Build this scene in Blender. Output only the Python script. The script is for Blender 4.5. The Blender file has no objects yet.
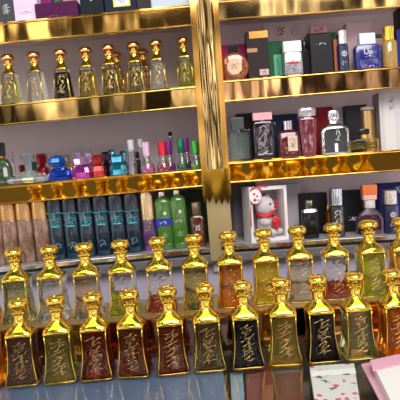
import bpy, bmesh, math, random
from mathutils import Vector, Matrix

S = bpy.context.scene
C = S.collection

# ------------------------------------------------------------------ camera
F = 520.0; PITCH = math.radians(-4.0); ROLL = math.radians(4.5); CAMZ = 1.25
_f = Vector((0, math.cos(PITCH), math.sin(PITCH)))
_u0 = Vector((0, -math.sin(PITCH), math.cos(PITCH)))
_r0 = Vector((1, 0, 0))
_r = _r0 * math.cos(ROLL) - _u0 * math.sin(ROLL)
_u = _r0 * math.sin(ROLL) + _u0 * math.cos(ROLL)
cam_d = bpy.data.cameras.new('camera'); cam = bpy.data.objects.new('camera', cam_d); C.objects.link(cam)
cam_d.sensor_width = 36; cam_d.lens = 36 * F / 400; cam_d.clip_start = .02
m = Matrix((( _r.x, _u.x, -_f.x, 0), (_r.y, _u.y, -_f.y, 0), (_r.z, _u.z, -_f.z, CAMZ), (0, 0, 0, 1)))
cam.matrix_world = m
S.camera = cam
def at(px, py, Y):
    d = _f + _r * ((px - 200) / F) + _u * ((200 - py) / F)
    return Vector((0, 0, CAMZ)) + d * (Y / d.y)
def atz(px, py, z):
    d = _f + _r * ((px - 200) / F) + _u * ((200 - py) / F)
    return Vector((0, 0, CAMZ)) + d * ((z - CAMZ) / d.z)
def proj(p):
    v = Vector(p) - Vector((0, 0, CAMZ)); k = v.dot(_f)
    return 200 + F * v.dot(_r) / k, 200 - F * v.dot(_u) / k

# ------------------------------------------------------------------ world, lights, exposure
S.view_settings.view_transform = 'Standard'; S.view_settings.look = 'None'
S.view_settings.gamma = 1; S.view_settings.use_curve_mapping = False
S.view_settings.exposure = 0.0
w = bpy.data.worlds.new('shop_surroundings'); S.world = w; w.use_nodes = True
nt = w.node_tree; nt.nodes.clear()
tc = nt.nodes.new('ShaderNodeTexCoord'); mp = nt.nodes.new('ShaderNodeMapping'); mp.inputs['Scale'].default_value = (7, 7, 4)
nz = nt.nodes.new('ShaderNodeTexNoise'); nz.inputs['Scale'].default_value = 1.6; nz.inputs['Detail'].default_value = 3; nz.inputs['Roughness'].default_value = .6
cr = nt.nodes.new('ShaderNodeValToRGB')
cr.color_ramp.elements[0].position = .42; cr.color_ramp.elements[0].color = (.03, .025, .025, 1)
cr.color_ramp.elements[1].position = .64; cr.color_ramp.elements[1].color = (3.4, 3.2, 3.2, 1)
e = cr.color_ramp.elements.new(.50); e.color = (.40, .36, .36, 1)
e = cr.color_ramp.elements.new(.57); e.color = (1.5, 1.38, 1.40, 1)
bg = nt.nodes.new('ShaderNodeBackground'); bg.inputs['Strength'].default_value = 1.3
wo = nt.nodes.new('ShaderNodeOutputWorld')
nt.links.new(tc.outputs['Generated'], mp.inputs[0]); nt.links.new(mp.outputs[0], nz.inputs[0])
nt.links.new(nz.outputs['Fac'], cr.inputs[0]); 
sx = nt.nodes.new('ShaderNodeSeparateXYZ'); mr = nt.nodes.new('ShaderNodeMapRange'); mr.inputs['From Min'].default_value = .22; mr.inputs['From Max'].default_value = .7; mr.inputs['To Min'].default_value = 1; mr.inputs['To Max'].default_value = .22
vm = nt.nodes.new('ShaderNodeVectorMath'); vm.operation = 'SCALE'
nt.links.new(tc.outputs['Generated'], sx.inputs[0]); nt.links.new(sx.outputs['Z'], mr.inputs['Value']); nt.links.new(cr.outputs[0], vm.inputs[0]); nt.links.new(mr.outputs[0], vm.inputs['Scale'])
nt.links.new(vm.outputs[0], bg.inputs[0]); nt.links.new(bg.outputs[0], wo.inputs[0])
def area(name, loc, target, sx, sy, power, col):
    l = bpy.data.lights.new(name, 'AREA'); l.shape = 'RECTANGLE'; l.size = sx; l.size_y = sy; l.energy = power; l.color = col
    o = bpy.data.objects.new(name, l); C.objects.link(o); o.location = loc
    o.rotation_euler = (Vector(target) - Vector(loc)).to_track_quat('-Z', 'Y').to_euler()
    return o
area('ceiling_lamp', (0, .1, 2.3), (0, .6, 1.0), 1.9, .55, 6.5, (.55, 1.0, .30))
area('daylight_opening', (.45, -1.0, 2.75), (.1, 1.2, 1.2), 1.6, 1.0, 55, (1.0, .88, .98))

# ------------------------------------------------------------------ materials
MATS = {}
def mat(name, col, rough=.5, metal=0, trans=0, ior=1.45, coat=0, bump=None, emit=None, alpha=None, spec=.5, var=None):
    if name in MATS: return MATS[name]
    m = bpy.data.materials.new(name); m.use_nodes = True; nt = m.node_tree
    b = nt.nodes['Principled BSDF']
    b.inputs['Base Color'].default_value = (*col, 1); b.inputs['Roughness'].default_value = rough
    b.inputs['Metallic'].default_value = metal; b.inputs['Transmission Weight'].default_value = trans
    b.inputs['IOR'].default_value = ior; b.inputs['Coat Weight'].default_value = coat; b.inputs['Coat Roughness'].default_value = .04
    if name.endswith('_card'): spec, rough = .2, .6
    b.inputs['Specular IOR Level'].default_value = spec; b.inputs['Roughness'].default_value = rough
    if bump:
        sc, st, vec = bump
        t = nt.nodes.new('ShaderNodeTexCoord'); mp = nt.nodes.new('ShaderNodeMapping'); mp.inputs['Scale'].default_value = vec
        n = nt.nodes.new('ShaderNodeTexNoise'); n.inputs['Scale'].default_value = sc; n.inputs['Detail'].default_value = 2
        bp = nt.nodes.new('ShaderNodeBump'); bp.inputs['Strength'].default_value = st; bp.inputs['Distance'].default_value = .01
        nt.links.new(t.outputs['Object'], mp.inputs[0]); nt.links.new(mp.outputs[0], n.inputs[0])
        nt.links.new(n.outputs['Fac'], bp.inputs['Height']); nt.links.new(bp.outputs[0], b.inputs['Normal'])
    if var:
        sc, c2, vec, lo, hi = var
        t = nt.nodes.new('ShaderNodeTexCoord'); mp = nt.nodes.new('ShaderNodeMapping'); mp.inputs['Scale'].default_value = vec
        n = nt.nodes.new('ShaderNodeTexNoise'); n.inputs['Scale'].default_value = sc; n.inputs['Detail'].default_value = 3
        r = nt.nodes.new('ShaderNodeValToRGB'); r.color_ramp.elements[0].color = (*col, 1); r.color_ramp.elements[1].color = (*c2, 1)
        r.color_ramp.elements[0].position = lo; r.color_ramp.elements[1].position = hi
        nt.links.new(t.outputs['Object'], mp.inputs[0]); nt.links.new(mp.outputs[0], n.inputs[0])
        nt.links.new(n.outputs['Fac'], r.inputs[0]); nt.links.new(r.outputs[0], b.inputs['Base Color'])
    MATS[name] = m
    return m
def thin_glass(name, tint, gl=.12, rough=.03):
    if name in MATS: return MATS[name]
    m = bpy.data.materials.new(name); m.use_nodes = True; nt = m.node_tree; nt.nodes.clear()
    o = nt.nodes.new('ShaderNodeOutputMaterial'); t = nt.nodes.new('ShaderNodeBsdfTransparent'); g = nt.nodes.new('ShaderNodeBsdfGlossy')
    t.inputs[0].default_value = (*tint, 1); g.inputs['Roughness'].default_value = rough
    lw = nt.nodes.new('ShaderNodeLayerWeight'); lw.inputs['Blend'].default_value = gl * 3
    mx = nt.nodes.new('ShaderNodeMixShader')
    ad = nt.nodes.new('ShaderNodeMath'); ad.operation = 'MULTIPLY_ADD'; ad.inputs[1].default_value = .8; ad.inputs[2].default_value = gl * .5; ad.use_clamp = True
    nt.links.new(lw.outputs['Facing'], ad.inputs[0]); nt.links.new(ad.outputs[0], mx.inputs[0])
    nt.links.new(t.outputs[0], mx.inputs[1]); nt.links.new(g.outputs[0], mx.inputs[2]); nt.links.new(mx.outputs[0], o.inputs[0])
    MATS[name] = m; return m

GOLD = mat('polished_gold', (.86, .60, .09), .05, 1)
GOLD_OLD = mat('aged_gold', (.70, .38, .08), .10, 1)
BAND = mat('gold_band', (.78, .46, .11), .05, 1, bump=(7, .5, (1, 1, .35)))
BANDR = mat('gold_band_amber', (.85, .46, .05), .05, 1, bump=(7, .3, (1, 1, .4)))
POST = mat('gold_foil_post', (.46, .31, .12), .06, 1, bump=(12, .8, (2.6, 2.6, .2)))
TAN = mat('tan_panel', (.42, .33, .16), .35, .3)
CHROME = mat('chrome', (.62, .63, .66), .12, 1)
SILVER = mat('silver_satin', (.72, .70, .70), .25, 1)
WALL = mat('mauve_wall', (.62, .53, .53), .75, var=(3, (.54, .46, .46), (1, 1, 1), .3, .7))
WALLR = mat('pale_mauve_wall', (.92, .78, .80), .7, var=(3, (.84, .70, .72), (1, 1, 1), .3, .7))
PANEL = mat('lavender_panel', (.46, .43, .52), .5)
GREY = mat('grey_edge', (.20, .19, .20), .3, .3)
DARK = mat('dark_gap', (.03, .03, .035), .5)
COUNTER = mat('blue_grey_laminate', (.20, .28, .50), .35, 0)
COUNTERD = mat('dark_counter_liner', (.035, .04, .035), .3)
MIRROR = mat('smoked_mirror', (.50, .26, .16), .05, 1)
WHITE = mat('white_card', (.82, .80, .82), .5)
BLACK = mat('black_gloss', (.008, .008, .010), .12, coat=.15, spec=.35)
BLACKM = mat('black_matte', (.010, .010, .012), .4, spec=.25)
CLEAR = thin_glass('clear_glass', (.93, .95, .95))
CRYSTAL = mat('crystal', (.97, .98, .97), .02, trans=1, ior=1.27, bump=(160, .22, (1, 1, .6)))
INK = mat('gold_ink', (.88, .64, .28), .25, 1)
INKW = mat('white_ink', (.75, .76, .78), .5)
INKD = mat('dark_ink', (.05, .04, .05), .5)
def liq(name, col, t=.55, r=.05): return mat('liquid_' + name, col, r, 0, trans=min(.93, t * 1.45), ior=1.2, spec=.3)
def glaze(name, col, t=.6, r=.06): return mat('glass_' + name, col, r, 0, trans=min(.9, t * 1.35), ior=1.4, coat=.8)

# ------------------------------------------------------------------ mesh helpers
def link(name, bm, material, parent=None, smooth=False, loc=None):
    me = bpy.data.meshes.new(name); bm.normal_update(); bm.to_mesh(me); bm.free()
    if smooth:
        for p in me.polygons: p.use_smooth = True
    if material: me.materials.append(material)
    o = bpy.data.objects.new(name, me); C.objects.link(o)
    if parent: o.parent = parent
    if loc: o.location = loc
    return o
def bm_box(bm, x0, x1, y0, y1, z0, z1, bev=0):
    vs = [bm.verts.new((x, y, z)) for x in (x0, x1) for y in (y0, y1) for z in (z0, z1)]
    fs = [(0, 1, 3, 2), (4, 6, 7, 5), (0, 4, 5, 1), (2, 3, 7, 6), (0, 2, 6, 4), (1, 5, 7, 3)]
    nf = [bm.faces.new([vs[i] for i in f]) for f in fs]
    if bev > 0:
        es = list({e for f in nf for e in f.edges})
        bmesh.ops.bevel(bm, geom=es, offset=bev, segments=2, profile=.6, affect='EDGES')
def box(name, x0, x1, y0, y1, z0, z1, material, parent=None, bev=0):
    bm = bmesh.new(); bm_box(bm, x0, x1, y0, y1, z0, z1, bev); return link(name, bm, material, parent)
def sup(n, k, N):
    a = 2 * math.pi * (k + .5) / N; c, s = math.cos(a), math.sin(a)
    return math.copysign(abs(c) ** (2 / n), c), math.copysign(abs(s) ** (2 / n), s)
def bm_loft(bm, rings, N=24, cap=True):          # rings: (z, halfwidth, halfdepth, exponent[, xoff])
    R = []
    for r in rings:
        xo = r[4] if len(r) > 4 else 0
        R.append([bm.verts.new((xo + r[1] * sup(r[3], k, N)[0], r[2] * sup(r[3], k, N)[1], r[0])) for k in range(N)])
    for a, b in zip(R, R[1:]):
        for k in range(N): bm.faces.new((a[k], a[(k + 1) % N], b[(k + 1) % N], b[k]))
    if cap:
        bm.faces.new(list(reversed(R[0]))); bm.faces.new(R[-1])
def loft(name, rings, material, parent=None, N=24, smooth=True):
    bm = bmesh.new(); bm_loft(bm, rings, N); o = link(name, bm, material, parent, smooth)
    if smooth:
        try: o.data.set_sharp_from_angle(angle=math.radians(38))
        except Exception: pass
    return o
def bm_tube(bm, pts, r, n=5, closed=False):
    pts = [Vector(p) for p in pts]; R = []
    L = len(pts)
    for i, p in enumerate(pts):
        t = (pts[(i + 1) % L] - pts[i - 1]) if closed else (pts[min(i + 1, L - 1)] - pts[max(i - 1, 0)])
        t.normalize(); a = t.cross(Vector((0, 1, 0)))
        if a.length < .1: a = t.cross(Vector((1, 0, 0)))
        a.normalize(); b = t.cross(a)
        R.append([bm.verts.new(p + a * r * math.cos(2 * math.pi * k / n) + b * r * math.sin(2 * math.pi * k / n)) for k in range(n)])
    rng = range(L) if closed else range(L - 1)
    for i in rng:
        A, B = R[i], R[(i + 1) % L]
        for k in range(n): bm.faces.new((A[k], A[(k + 1) % n], B[(k + 1) % n], B[k]))
    if not closed: bm.faces.new(list(reversed(R[0]))); bm.faces.new(R[-1])
def bm_ball(bm, c, r, sub=2):
    sx, sy, sz = r if hasattr(r, '__len__') else (r, r, r)
    bmesh.ops.create_icosphere(bm, subdivisions=sub, radius=1, matrix=Matrix.Translation(c) @ Matrix.Diagonal((sx, sy, sz, 1)))
def tag(o, label, cat, group=None):
    o['label'] = label; o['category'] = cat
    if group: o['group'] = group
    return o
def structure(o): o['kind'] = 'structure'; return o
def empty(name, loc, rot=(0, 0, 0)):
    o = bpy.data.objects.new(name, None); o.empty_display_size = .02; C.objects.link(o); o.location = loc; o.rotation_euler = rot; return o
def copy_tree(o, parent=None):
    c = o.copy(); C.objects.link(c)
    if parent: c.parent = parent
    for ch in list(o.children): copy_tree(ch, c)
    return c
def text_mesh(s, size, depth=.0003):
    cu = bpy.data.curves.new('t', 'FONT'); cu.body = s; cu.size = size; cu.align_x = 'CENTER'; cu.align_y = 'CENTER'; cu.extrude = depth; cu.resolution_u = 3
    o = bpy.data.objects.new('t', cu); C.objects.link(o)
    dg = bpy.context.evaluated_depsgraph_get(); me = bpy.data.meshes.new_from_object(o.evaluated_get(dg))
    bpy.data.objects.remove(o); bpy.data.curves.remove(cu)
    return me
def script_marks(bm, x0, x1, z0, z1, y, r, seed, rows=3):     # flowing engraved pen strokes
    rnd = random.Random(seed)
    for i in range(rows):
        zc = z0 + (z1 - z0) * (i + .5) / rows; hh = (z1 - z0) / rows * .55
        xs = x0 + (x1 - x0) * rnd.uniform(0, .3); xe = x1 - (x1 - x0) * rnd.uniform(0, .3)
        pts = []; ph = rnd.uniform(0, 6); fr = rnd.uniform(1.1, 2.1)
        for k in range(13):
            t = k / 12
            pts.append((xs + (xe - xs) * t + .18 * (x1 - x0) * math.sin(ph + t * 9), y(zc), zc + hh * math.sin(ph + fr * 2 * math.pi * t) * (.5 + .5 * math.sin(t * 3.1))))
        pts = [(p[0], y(p[2]), p[2]) for p in pts]
        bm_tube(bm, pts, r, 4)
        for _ in range(2):
            dx = rnd.uniform(x0, x1); dz = zc + rnd.uniform(-hh, hh); bm_ball(bm, (dx, y(dz), dz), r * 1.5, 1)

# ------------------------------------------------------------------ shelf geometry
YS = 1.15; YW = 1.32
class Shelf:
    def __init__(s, x0, y0, x1, y1):
        a = at(x0, y0, YS); b = at(x1, y1, YS); s.s = (b.z - a.z) / (b.x - a.x); s.z0 = a.z - s.s * a.x
    def z(s, X): return s.z0 + s.s * X
    def rot(s): return (0, -math.atan(s.s), 0)
L1 = Shelf(0, 23, 190, 5); L2 = Shelf(0, 105, 195, 86); L3 = Shelf(0, 187, 200, 169); L4 = Shelf(0, 268, 208, 248)
R1 = Shelf(217, 1, 400, -13); R2 = Shelf(217, 81.5, 400, 66.5); R3 = Shelf(222, 163, 400, 150); R4 = Shelf(226, 246, 400, 235)

# setting
ZC = at(204, 366.5, .78).z            # counter top
ZR = at(200, 307, .887).z            # riser top
structure(box('floor', -3, 3, -3, 1.6, -.05, 0, mat('shop_floor', (.10, .09, .085), .4)))
structure(box('wall_back', -1.6, 1.6, YW, YW + .06, 0, 2.4, WALL))
xpl0 = at(190, 0, YS).x; xpl1 = at(217, 0, YS).x
def board(name, sh, xa, xb, bandh, bandm, tilt, label, wallm, bandname='gold_trim', thick=.012):
    r = empty(name, ((xa + xb) / 2, YS, sh.z((xa + xb) / 2)), sh.rot()); L = (xb - xa) / 2
    tag(r, label, 'shelf')
    box('shelf_board', -L, L, .008, YW - YS - .001, -thick, 0, wallm, r)
    bm = bmesh.new(); bm_box(bm, -L, L, 0, .008, -bandh, .0015, 0)
    for v in bm.verts:
        if v.co.z < -.01: v.co.y += tilt
    bmesh.ops.bevel(bm, geom=bm.edges[:], offset=.0012, segments=2, affect='EDGES')
    link(bandname, bm, bandm, r)
    box('edge_bead', -L, L, -.0022, -.0001, -.0045, -.0015, GOLD_OLD, r, .0009)
    box('edge_bead', -L, L, tilt - .0018, tilt - .0001, -bandh + .001, -bandh + .0032, GOLD_OLD, r, .0007)
    return r
xl0 = -.62; xpl = at(196, 90, YS).x + .002; xr1 = .60; xpr = at(219, 90, YS).x
BH = YS / F
SHW = mat('shelf_board_pale', (.45, .43, .45), .35)
board('gold_edged_shelf', L1, xl0, xpl, 20 * BH, BAND, .0, 'gold-fronted shelf at top left carrying perfume boxes', WALL)
board('gold_edged_shelf', L2, xl0, xpl, 20.5 * BH, mat('gold_band_brown', (.42, .27, .09), .05, 1, bump=(7, .5, (1, 1, .35))), .0, 'brownish gold-fronted shelf under the row of small crystal bottles', WALL)
board('gold_edged_shelf', L3, xl0, xpl, 18 * BH, BANDR, .0075, 'gold-fronted shelf at left under the small coloured scent bottles', SHW)
board('gold_edged_shelf', R1, xpr, xr1, 19 * BH, mat('gold_band_olive', (.46, .32, .12), .05, 1, bump=(7, .6, (1, 1, .35))), .0, 'gold header shelf at top right edge of the photo', WALLR)
board('gold_edged_shelf', R2, xpr, xr1, 21 * BH, mat('gold_band_copper', (.62, .34, .14), .05, 1, bump=(7, .6, (1, 1, .35))), .0, 'copper-gold fronted shelf under the magenta box and navy bottles at right', WALLR)
board('gold_edged_shelf', R3, xpr, xr1, 21 * BH, BANDR, .0105, 'gold-fronted shelf at right under the burgundy and black bottles', SHW)
for sh, xa, xb, lab in ((L4, xl0, xpl + .01, 'lowest left shelf with pale metal edge carrying body mists'), (R4, xpr + .01, xr1, 'lowest right shelf with pale metal edge carrying the teddy box')):
    r = empty('metal_edged_shelf', ((xa + xb) / 2, YS, sh.z((xa + xb) / 2)), sh.rot()); L = (xb - xa) / 2; tag(r, lab, 'shelf')
    box('shelf_board', -L, L, .008, YW - YS - .001, -.012, 0, SHW, r)
    box('chrome_edge', -L, L, 0, .008, -.011, .001, CHROME, r, .002)
    box('gap_shade_strip', -L, L, .006, .03, -.016, -.0125, DARK, r)  # solid dark strip, its colour stands for the shade in the gap
    box('lower_rail', -L, L, .001, .03, -.036, -.0165, GREY, r, .0015)
structure(box('trim_1', xl0, xr1, YS + .032, YS + .05, ZC, at(200, 250, YS).z - .018, PANEL))
# pale wall panel behind the right bays
structure(box('wall_right_bay', xpr, xr1, YW - .006, YW - .0005, ZR, 1.75, WALLR))
# post between the bays
pa = at(190.5, 0, YS - .01); pb = at(203, 198, YS - .01)
post = empty('gold_post', (0, 0, 0)); tag(post, 'tall mirror-gold post dividing the left and right shelves', 'post')
def slab(name, pts, y0, y1, material, parent, bev=.001, sub=0):
    bm = bmesh.new(); f = [bm.verts.new((p[0], y0, p[1])) for p in pts]; b = [bm.verts.new((p[0], y1, p[1])) for p in pts]
    bm.faces.new(f); bm.faces.new(list(reversed(b))); n = len(pts)
    for i in range(n): bm.faces.new((f[i], b[i], b[(i + 1) % n], f[(i + 1) % n]))
    bmesh.ops.recalc_face_normals(bm, faces=bm.faces[:])
    if bev: bmesh.ops.bevel(bm, geom=bm.edges[:], offset=bev, segments=2, affect='EDGES')
    return link(name, bm, material, parent)
YP = YS - .012
def q(px, py, Y=YP): v = at(px, py, Y); return (v.x, v.z)
def strip(name, xa0, xa1, xb0, xb1, y0, y1, material, ya=-8, yb=197):
    return slab(name, [q(xa0, ya), q(xa1, ya), q(xb1, yb), q(xb0, yb)], y0, y1, material, post)
strip('post_face', 194, 213, 206, 227, YP + .003, YS + .012, POST)
strip('edge_moulding', 189, 195, 203, 208, YP - .001, YS + .012, GOLD_OLD)
strip('edge_moulding', 212, 217.5, 226, 231, YP - .001, YS + .012, GOLD_OLD)
slab('lower_post', [q(206, 196), q(229.5, 196), q(235, 262), q(211, 262)], YS - .004, YS + .02, TAN, post)
# jagged foil skirt hanging over lower post
rnd = random.Random(5); pts = [q(202.5, 170), q(230, 168)]
xs = [231, 228, 225, 222, 219, 216, 213, 210, 207, 204]
for i, x in enumerate(xs): pts.append(q(x, 198 + (5 if i % 2 else -2) + rnd.uniform(-2, 2)))
slab('foil_skirt', pts, YP - .004, YP - .0015, BANDR, post, 0)
bm = bmesh.new(); a = at(223, 243, YS - .008); bm_ball(bm, (a.x, a.y, a.z), .0045, 2); b2 = at(223, 248, YS - .008); bm_ball(bm, (b2.x, b2.y, b2.z), .0035, 2); link('dark_knob', bm, BLACK, post, True)
# panels behind post
structure(box('trim_2', at(201, 100, YS).x, at(214, 100, YS).x, YS + .02, YW - .001, ZR, 1.75, WALL))

# counter
structure(box('trim_3', -.7, .7, 1.11, 1.15, 0, ZC - .002, BLACKM))
ct = empty('display_counter', (0, 0, 0)); tag(ct, 'glass-topped shop counter the gold-capped bottles stand on', 'counter')
xg = atz(227, 388, ZC).x
box('counter_body', -.7, .7, .66, 1.10, .02, ZC - .055, BLACKM, ct)
box('laminate_top', -.7, xg - .002, .66, 1.10, ZC - .0545, ZC - .0045, COUNTER, ct)
box('liner', xg, .7, .66, 1.10, ZC - .0545, ZC - .052, COUNTERD, ct)
box('glass_top', -.7, .7, .655, 1.10, ZC - .004, ZC, thin_glass('counter_glass', (.9, .93, .93), .035, .02), ct)
box('dark_seam', xg - .0018, xg + .001, .66, .84, ZC - .05, ZC - .0045, DARK, ct)
rs = empty('mirror_riser', (0, .838, ZC)); tag(rs, 'low smoked-mirror step with gold rim under the back row of bottles', 'riser')
box('mirror_front', -.7, .7, 0, .004, .0005, ZR - ZC - .006, MIRROR, rs)
box('step_top', -.7, .7, .004, .13, ZR - ZC - .012, ZR - ZC - .0002, mat('amber_step', (.35, .2, .1), .15, coat=.5), rs)
box('gold_rim', -.7, .7, -.003, .004, ZR - ZC - .006, ZR - ZC, GOLD_OLD, rs, .001)
for xx in (-.66, .66): box('support', xx - .02, xx + .02, .01, .12, .0005, ZR - ZC - .0125, BLACKM, rs)

# ------------------------------------------------------------------ the big crystal bottles
def make_attar(H, seed):
    """stoppered square bottle, waisted body flaring at the foot"""
    r = empty('gold_stoppered_bottle', (0, 0, 0)); k = H / 90.0
    BZ = 52 * k
    prof = [(0, 15.6), (.04, 16.4), (.12, 15.9), (.3, 14.0), (.55, 12.8), (.8, 12.7), (.95, 13.1), (1.0, 13.1)]
    rings = [(z * BZ, w * k, w * k * .92, 7) for z, w in prof]
    body = loft('bottle_body', rings, CRYSTAL, r, 32)
    def yf(z):
        t = max(0, min(1, z / BZ))
        for (a, wa), (b, wb) in zip(prof, prof[1:]):
            if a <= t <= b: return -(wa + (wb - wa) * (t - a) / (b - a)) * k * .92
        return -13 * k
    inner = []
    for i in range(9):
        t = .05 + .90 * i / 8; inner.append((t * BZ, -yf(t * BZ) / .92 * .86, -yf(t * BZ) * .84, 6))
    liquid = loft('liquid', inner, INKW, r, 28)
    bm = bmesh.new()
    for sx in (-1, 1):
        for sy in (-1, 1):
            c = .905
            bm_tube(bm, [(sx * -yf(t * BZ) / .92 * c * 1.0, sy * -yf(t * BZ) * c, t * BZ) for t in [0.01, .06, .12, .3, .55, .8, .97]], .55 * k, 5)
    N = 32; w0 = 15.9 * k
    bm_tube(bm, [(w0 * sup(7, i, N)[0], w0 * .92 * sup(7, i, N)[1], .7 * k) for i in range(N)], .5 * k, 4, True)
    link('gold_edging', bm, GOLD, r, True)
    sh = [(BZ + a_ * k, b_, n_) for a_, b_, n_ in [(-1.2, 13.5, 7), (.3, 13.8, 6), (2.2, 13.5, 4.6), (4.6, 12.2, 3.6), (7.2, 10.0, 2.8), (9.6, 7.6, 2.2), (11.4, 6.2, 2), (13.2, 5.5, 2), (20.4, 5.3, 2), (21, 6.9, 2), (22.2, 7.5, 2), (23.8, 7.3, 2), (24.4, 5.6, 2)]]
    loft('gold_shoulder', [(z, a * k, a * k * (.93 if n > 2.2 else 1), n) for z, a, n in sh], GOLD, r, 32)
    z = BZ + 24.4 * k
    st = [(0, 4.4), (2.9, 4.6), (3.4, 8.0), (4.4, 9.4), (6.4, 9.9), (8.6, 9.6), (10.4, 8.8), (11.8, 7.8), (12.8, 5.8), (13.1, 3.4)]
    loft('stopper', [(z + a * k, b * k, b * k, 2) for a, b in st], GOLD, r, 28)
    bm = bmesh.new(); script_marks(bm, -6.5 * k, 7 * k, .16 * BZ, .88 * BZ, lambda q: yf(q) - .15 * k, .24 * k, seed, 8)
    link('gold_engraving', bm, INK, r, True)
    return r
def set_mat(root, part, m):
    for ch in root.children:
        if ch.name.split('.')[0] == part:
            ch.material_slots[0].link = 'OBJECT'; ch.material_slots[0].material = m
HB = .1290
protos = [make_attar(HB, s) for s in (11, 23, 37)]
used = set()
def attar(i, xc, Y, z, lq, label, group, glass=None, marks=None):
    p = protos[i % 3]
    o = p if i % 3 not in used else copy_tree(p); used.add(i % 3)
    # xc is the pixel column of the stopper
    X = 0
    for _ in range(4):
        px, py = proj((X, Y, z + HB * .92)); X += (xc - px) * Y / F
    o.location = (X, Y, z); o.rotation_euler = (0, 0, random.Random(int(xc * 7)).uniform(-.10, .10) - X * .12)
    wx = 1.15 if group is G2 else 1.09
    o.scale = (wx, wx, 1)
    set_mat(o, 'liquid', lq)
    if glass: set_mat(o, 'bottle_body', glass)
    if marks: set_mat(o, 'gold_engraving', marks)
    tag(o, label, 'perfume bottle', group)
    return o
GT = mat('crystal_amber', (1.0, .82, .55), .02, trans=1, ior=1.27)
Lq = dict(brown=liq('brown', (.25, .06, .018), .5), redbrown=liq('red_brown', (.23, .035, .012), .5), olive=liq('olive', (.38, .32, .03), .6),
          umber=liq('umber', (.15, .065, .03), .45), grey=liq('grey_olive', (.30, .27, .14), .6), black=liq('black', (.006, .005, .004), .05, .2),
          yolive=liq('yellow_olive', (.50, .38, .025), .6), pale=liq('pale_green', (.52, .54, .22), .7), amber=liq('amber', (.72, .26, .02), .6),
          yellow=liq('yellow', (.85, .60, .01), .6), clear=liq('clear', (.86, .88, .84), .85), red=liq('red', (.50, .05, .02), .5),
          gyellow=liq('green_yellow', (.66, .68, .03), .6), lilac=liq('faint_lilac', (.75, .70, .76), .85), gold=liq('golden', (.85, .46, .03), .6))
G1 = 'gold-capped crystal bottles in the front row'; G2 = 'gold-capped crystal bottles on the riser behind'
front = [(-19, 'amber', 'gold-stoppered crystal bottle cut off by the left edge, front row'),
 (18, 'umber', 'gold-stoppered bottle of murky brown oil, first full one of front row'),
 (55, 'olive', 'gold-stoppered bottle of olive-yellow oil, second full one of front row'),
 (92, 'redbrown', 'gold-stoppered bottle of dark red-brown oil just right of the olive one in front'),
 (129, 'brown', 'gold-stoppered bottle of dark brown oil, in front of the yellow one behind'),
 (167, 'brown', 'gold-stoppered bottle of amber-brown oil, left of the smoky grey one in front row'),
 (204, 'grey', 'gold-stoppered bottle of smoky grey-olive oil at middle of front row'),
 (242, 'black', 'gold-stoppered bottle of black oil nearest the middle of front row'),
 (280, 'yolive', 'gold-stoppered bottle of yellow-olive oil between the two black ones'),
 (317, 'black', 'gold-stoppered bottle of black oil standing behind the floral card'),
 (354, 'pale', 'gold-stoppered bottle of pale green oil right of the second black one'),
 (392, 'amber', 'gold-stoppered bottle of orange amber oil behind the pink notebook')]
for i, (x, l, lab) in enumerate(front):
    attar(i, x, .78, ZC + .0002, Lq[l], lab, G1, GT if l in ('amber', 'brown', 'redbrown') else None, INKD if l == 'zz' else None)
back = [(14, 'pale', 'raised gold-stoppered bottle of pale greenish oil at left end of back row'),
 (49, 'clear', 'raised gold-stoppered clear bottle, second of the back row from left'),
 (84, 'lilac', 'raised gold-stoppered clear bottle with lilac cast below the navy body mists'),
 (120, 'gyellow', 'raised gold-stoppered bottle half filled with greenish yellow oil'),
 (157, 'red', 'raised gold-stoppered clear bottle with dark red oil at its bottom, left half'),
 (193, 'pale', 'raised gold-stoppered bottle of faint yellow oil below brown spray bottle'),
 (228, 'amber', 'raised gold-stoppered bottle full of orange amber oil below the gold post'),
 (263, 'yellow', 'raised gold-stoppered bottle full of golden yellow oil below the teddy box'),
 (297, 'clear', 'raised gold-stoppered bottle of colourless oil with silvery engraving'),
 (333, 'red', 'raised gold-stoppered clear bottle with red oil at its bottom, right half'),
 (368, 'gyellow', 'raised gold-stoppered bottle of yellow-green oil near the right edge'),
 (401, 'gold', 'raised gold-stoppered bottle cut off by the right edge, back row'),
 (-22, 'gold', 'raised bottle just past the left edge, mirrored in the gold shelf front'),
 (-58, 'pale', 'raised bottle farthest past the left edge, mirrored in the gold shelf front'),
 (437, 'pale', 'raised bottle just past the right edge, mirrored in the gold shelf front'),
 (473, 'amber', 'raised bottle farthest past the right edge, mirrored in the gold shelf front')]
def level(root, frac, cm):
    """lower the liquid to part of the height"""
    for ch in root.children:
        if ch.name.split('.')[0] == 'liquid':
            me = ch.data.copy(); ch.data = me; top = max(v.co.z for v in me.vertices); bot = min(v.co.z for v in me.vertices)
            for v in me.vertices: v.co.z = bot + (v.co.z - bot) * frac
            ch.material_slots[0].link = 'OBJECT'; ch.material_slots[0].material = cm
for i, (x, l, lab) in enumerate(back):
    o = attar(i + 1, x, .887, ZR + .0002, Lq[l], lab, G2, GT if l in ('amber', 'gold') else None, SILVER if l == 'clear' else None)
    if l == 'red': level(o, .32, Lq[l])
    if i == 3: level(o, .5, Lq[l])
    if l == 'lilac' or l == 'clear': level(o, .9, Lq[l])

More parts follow.
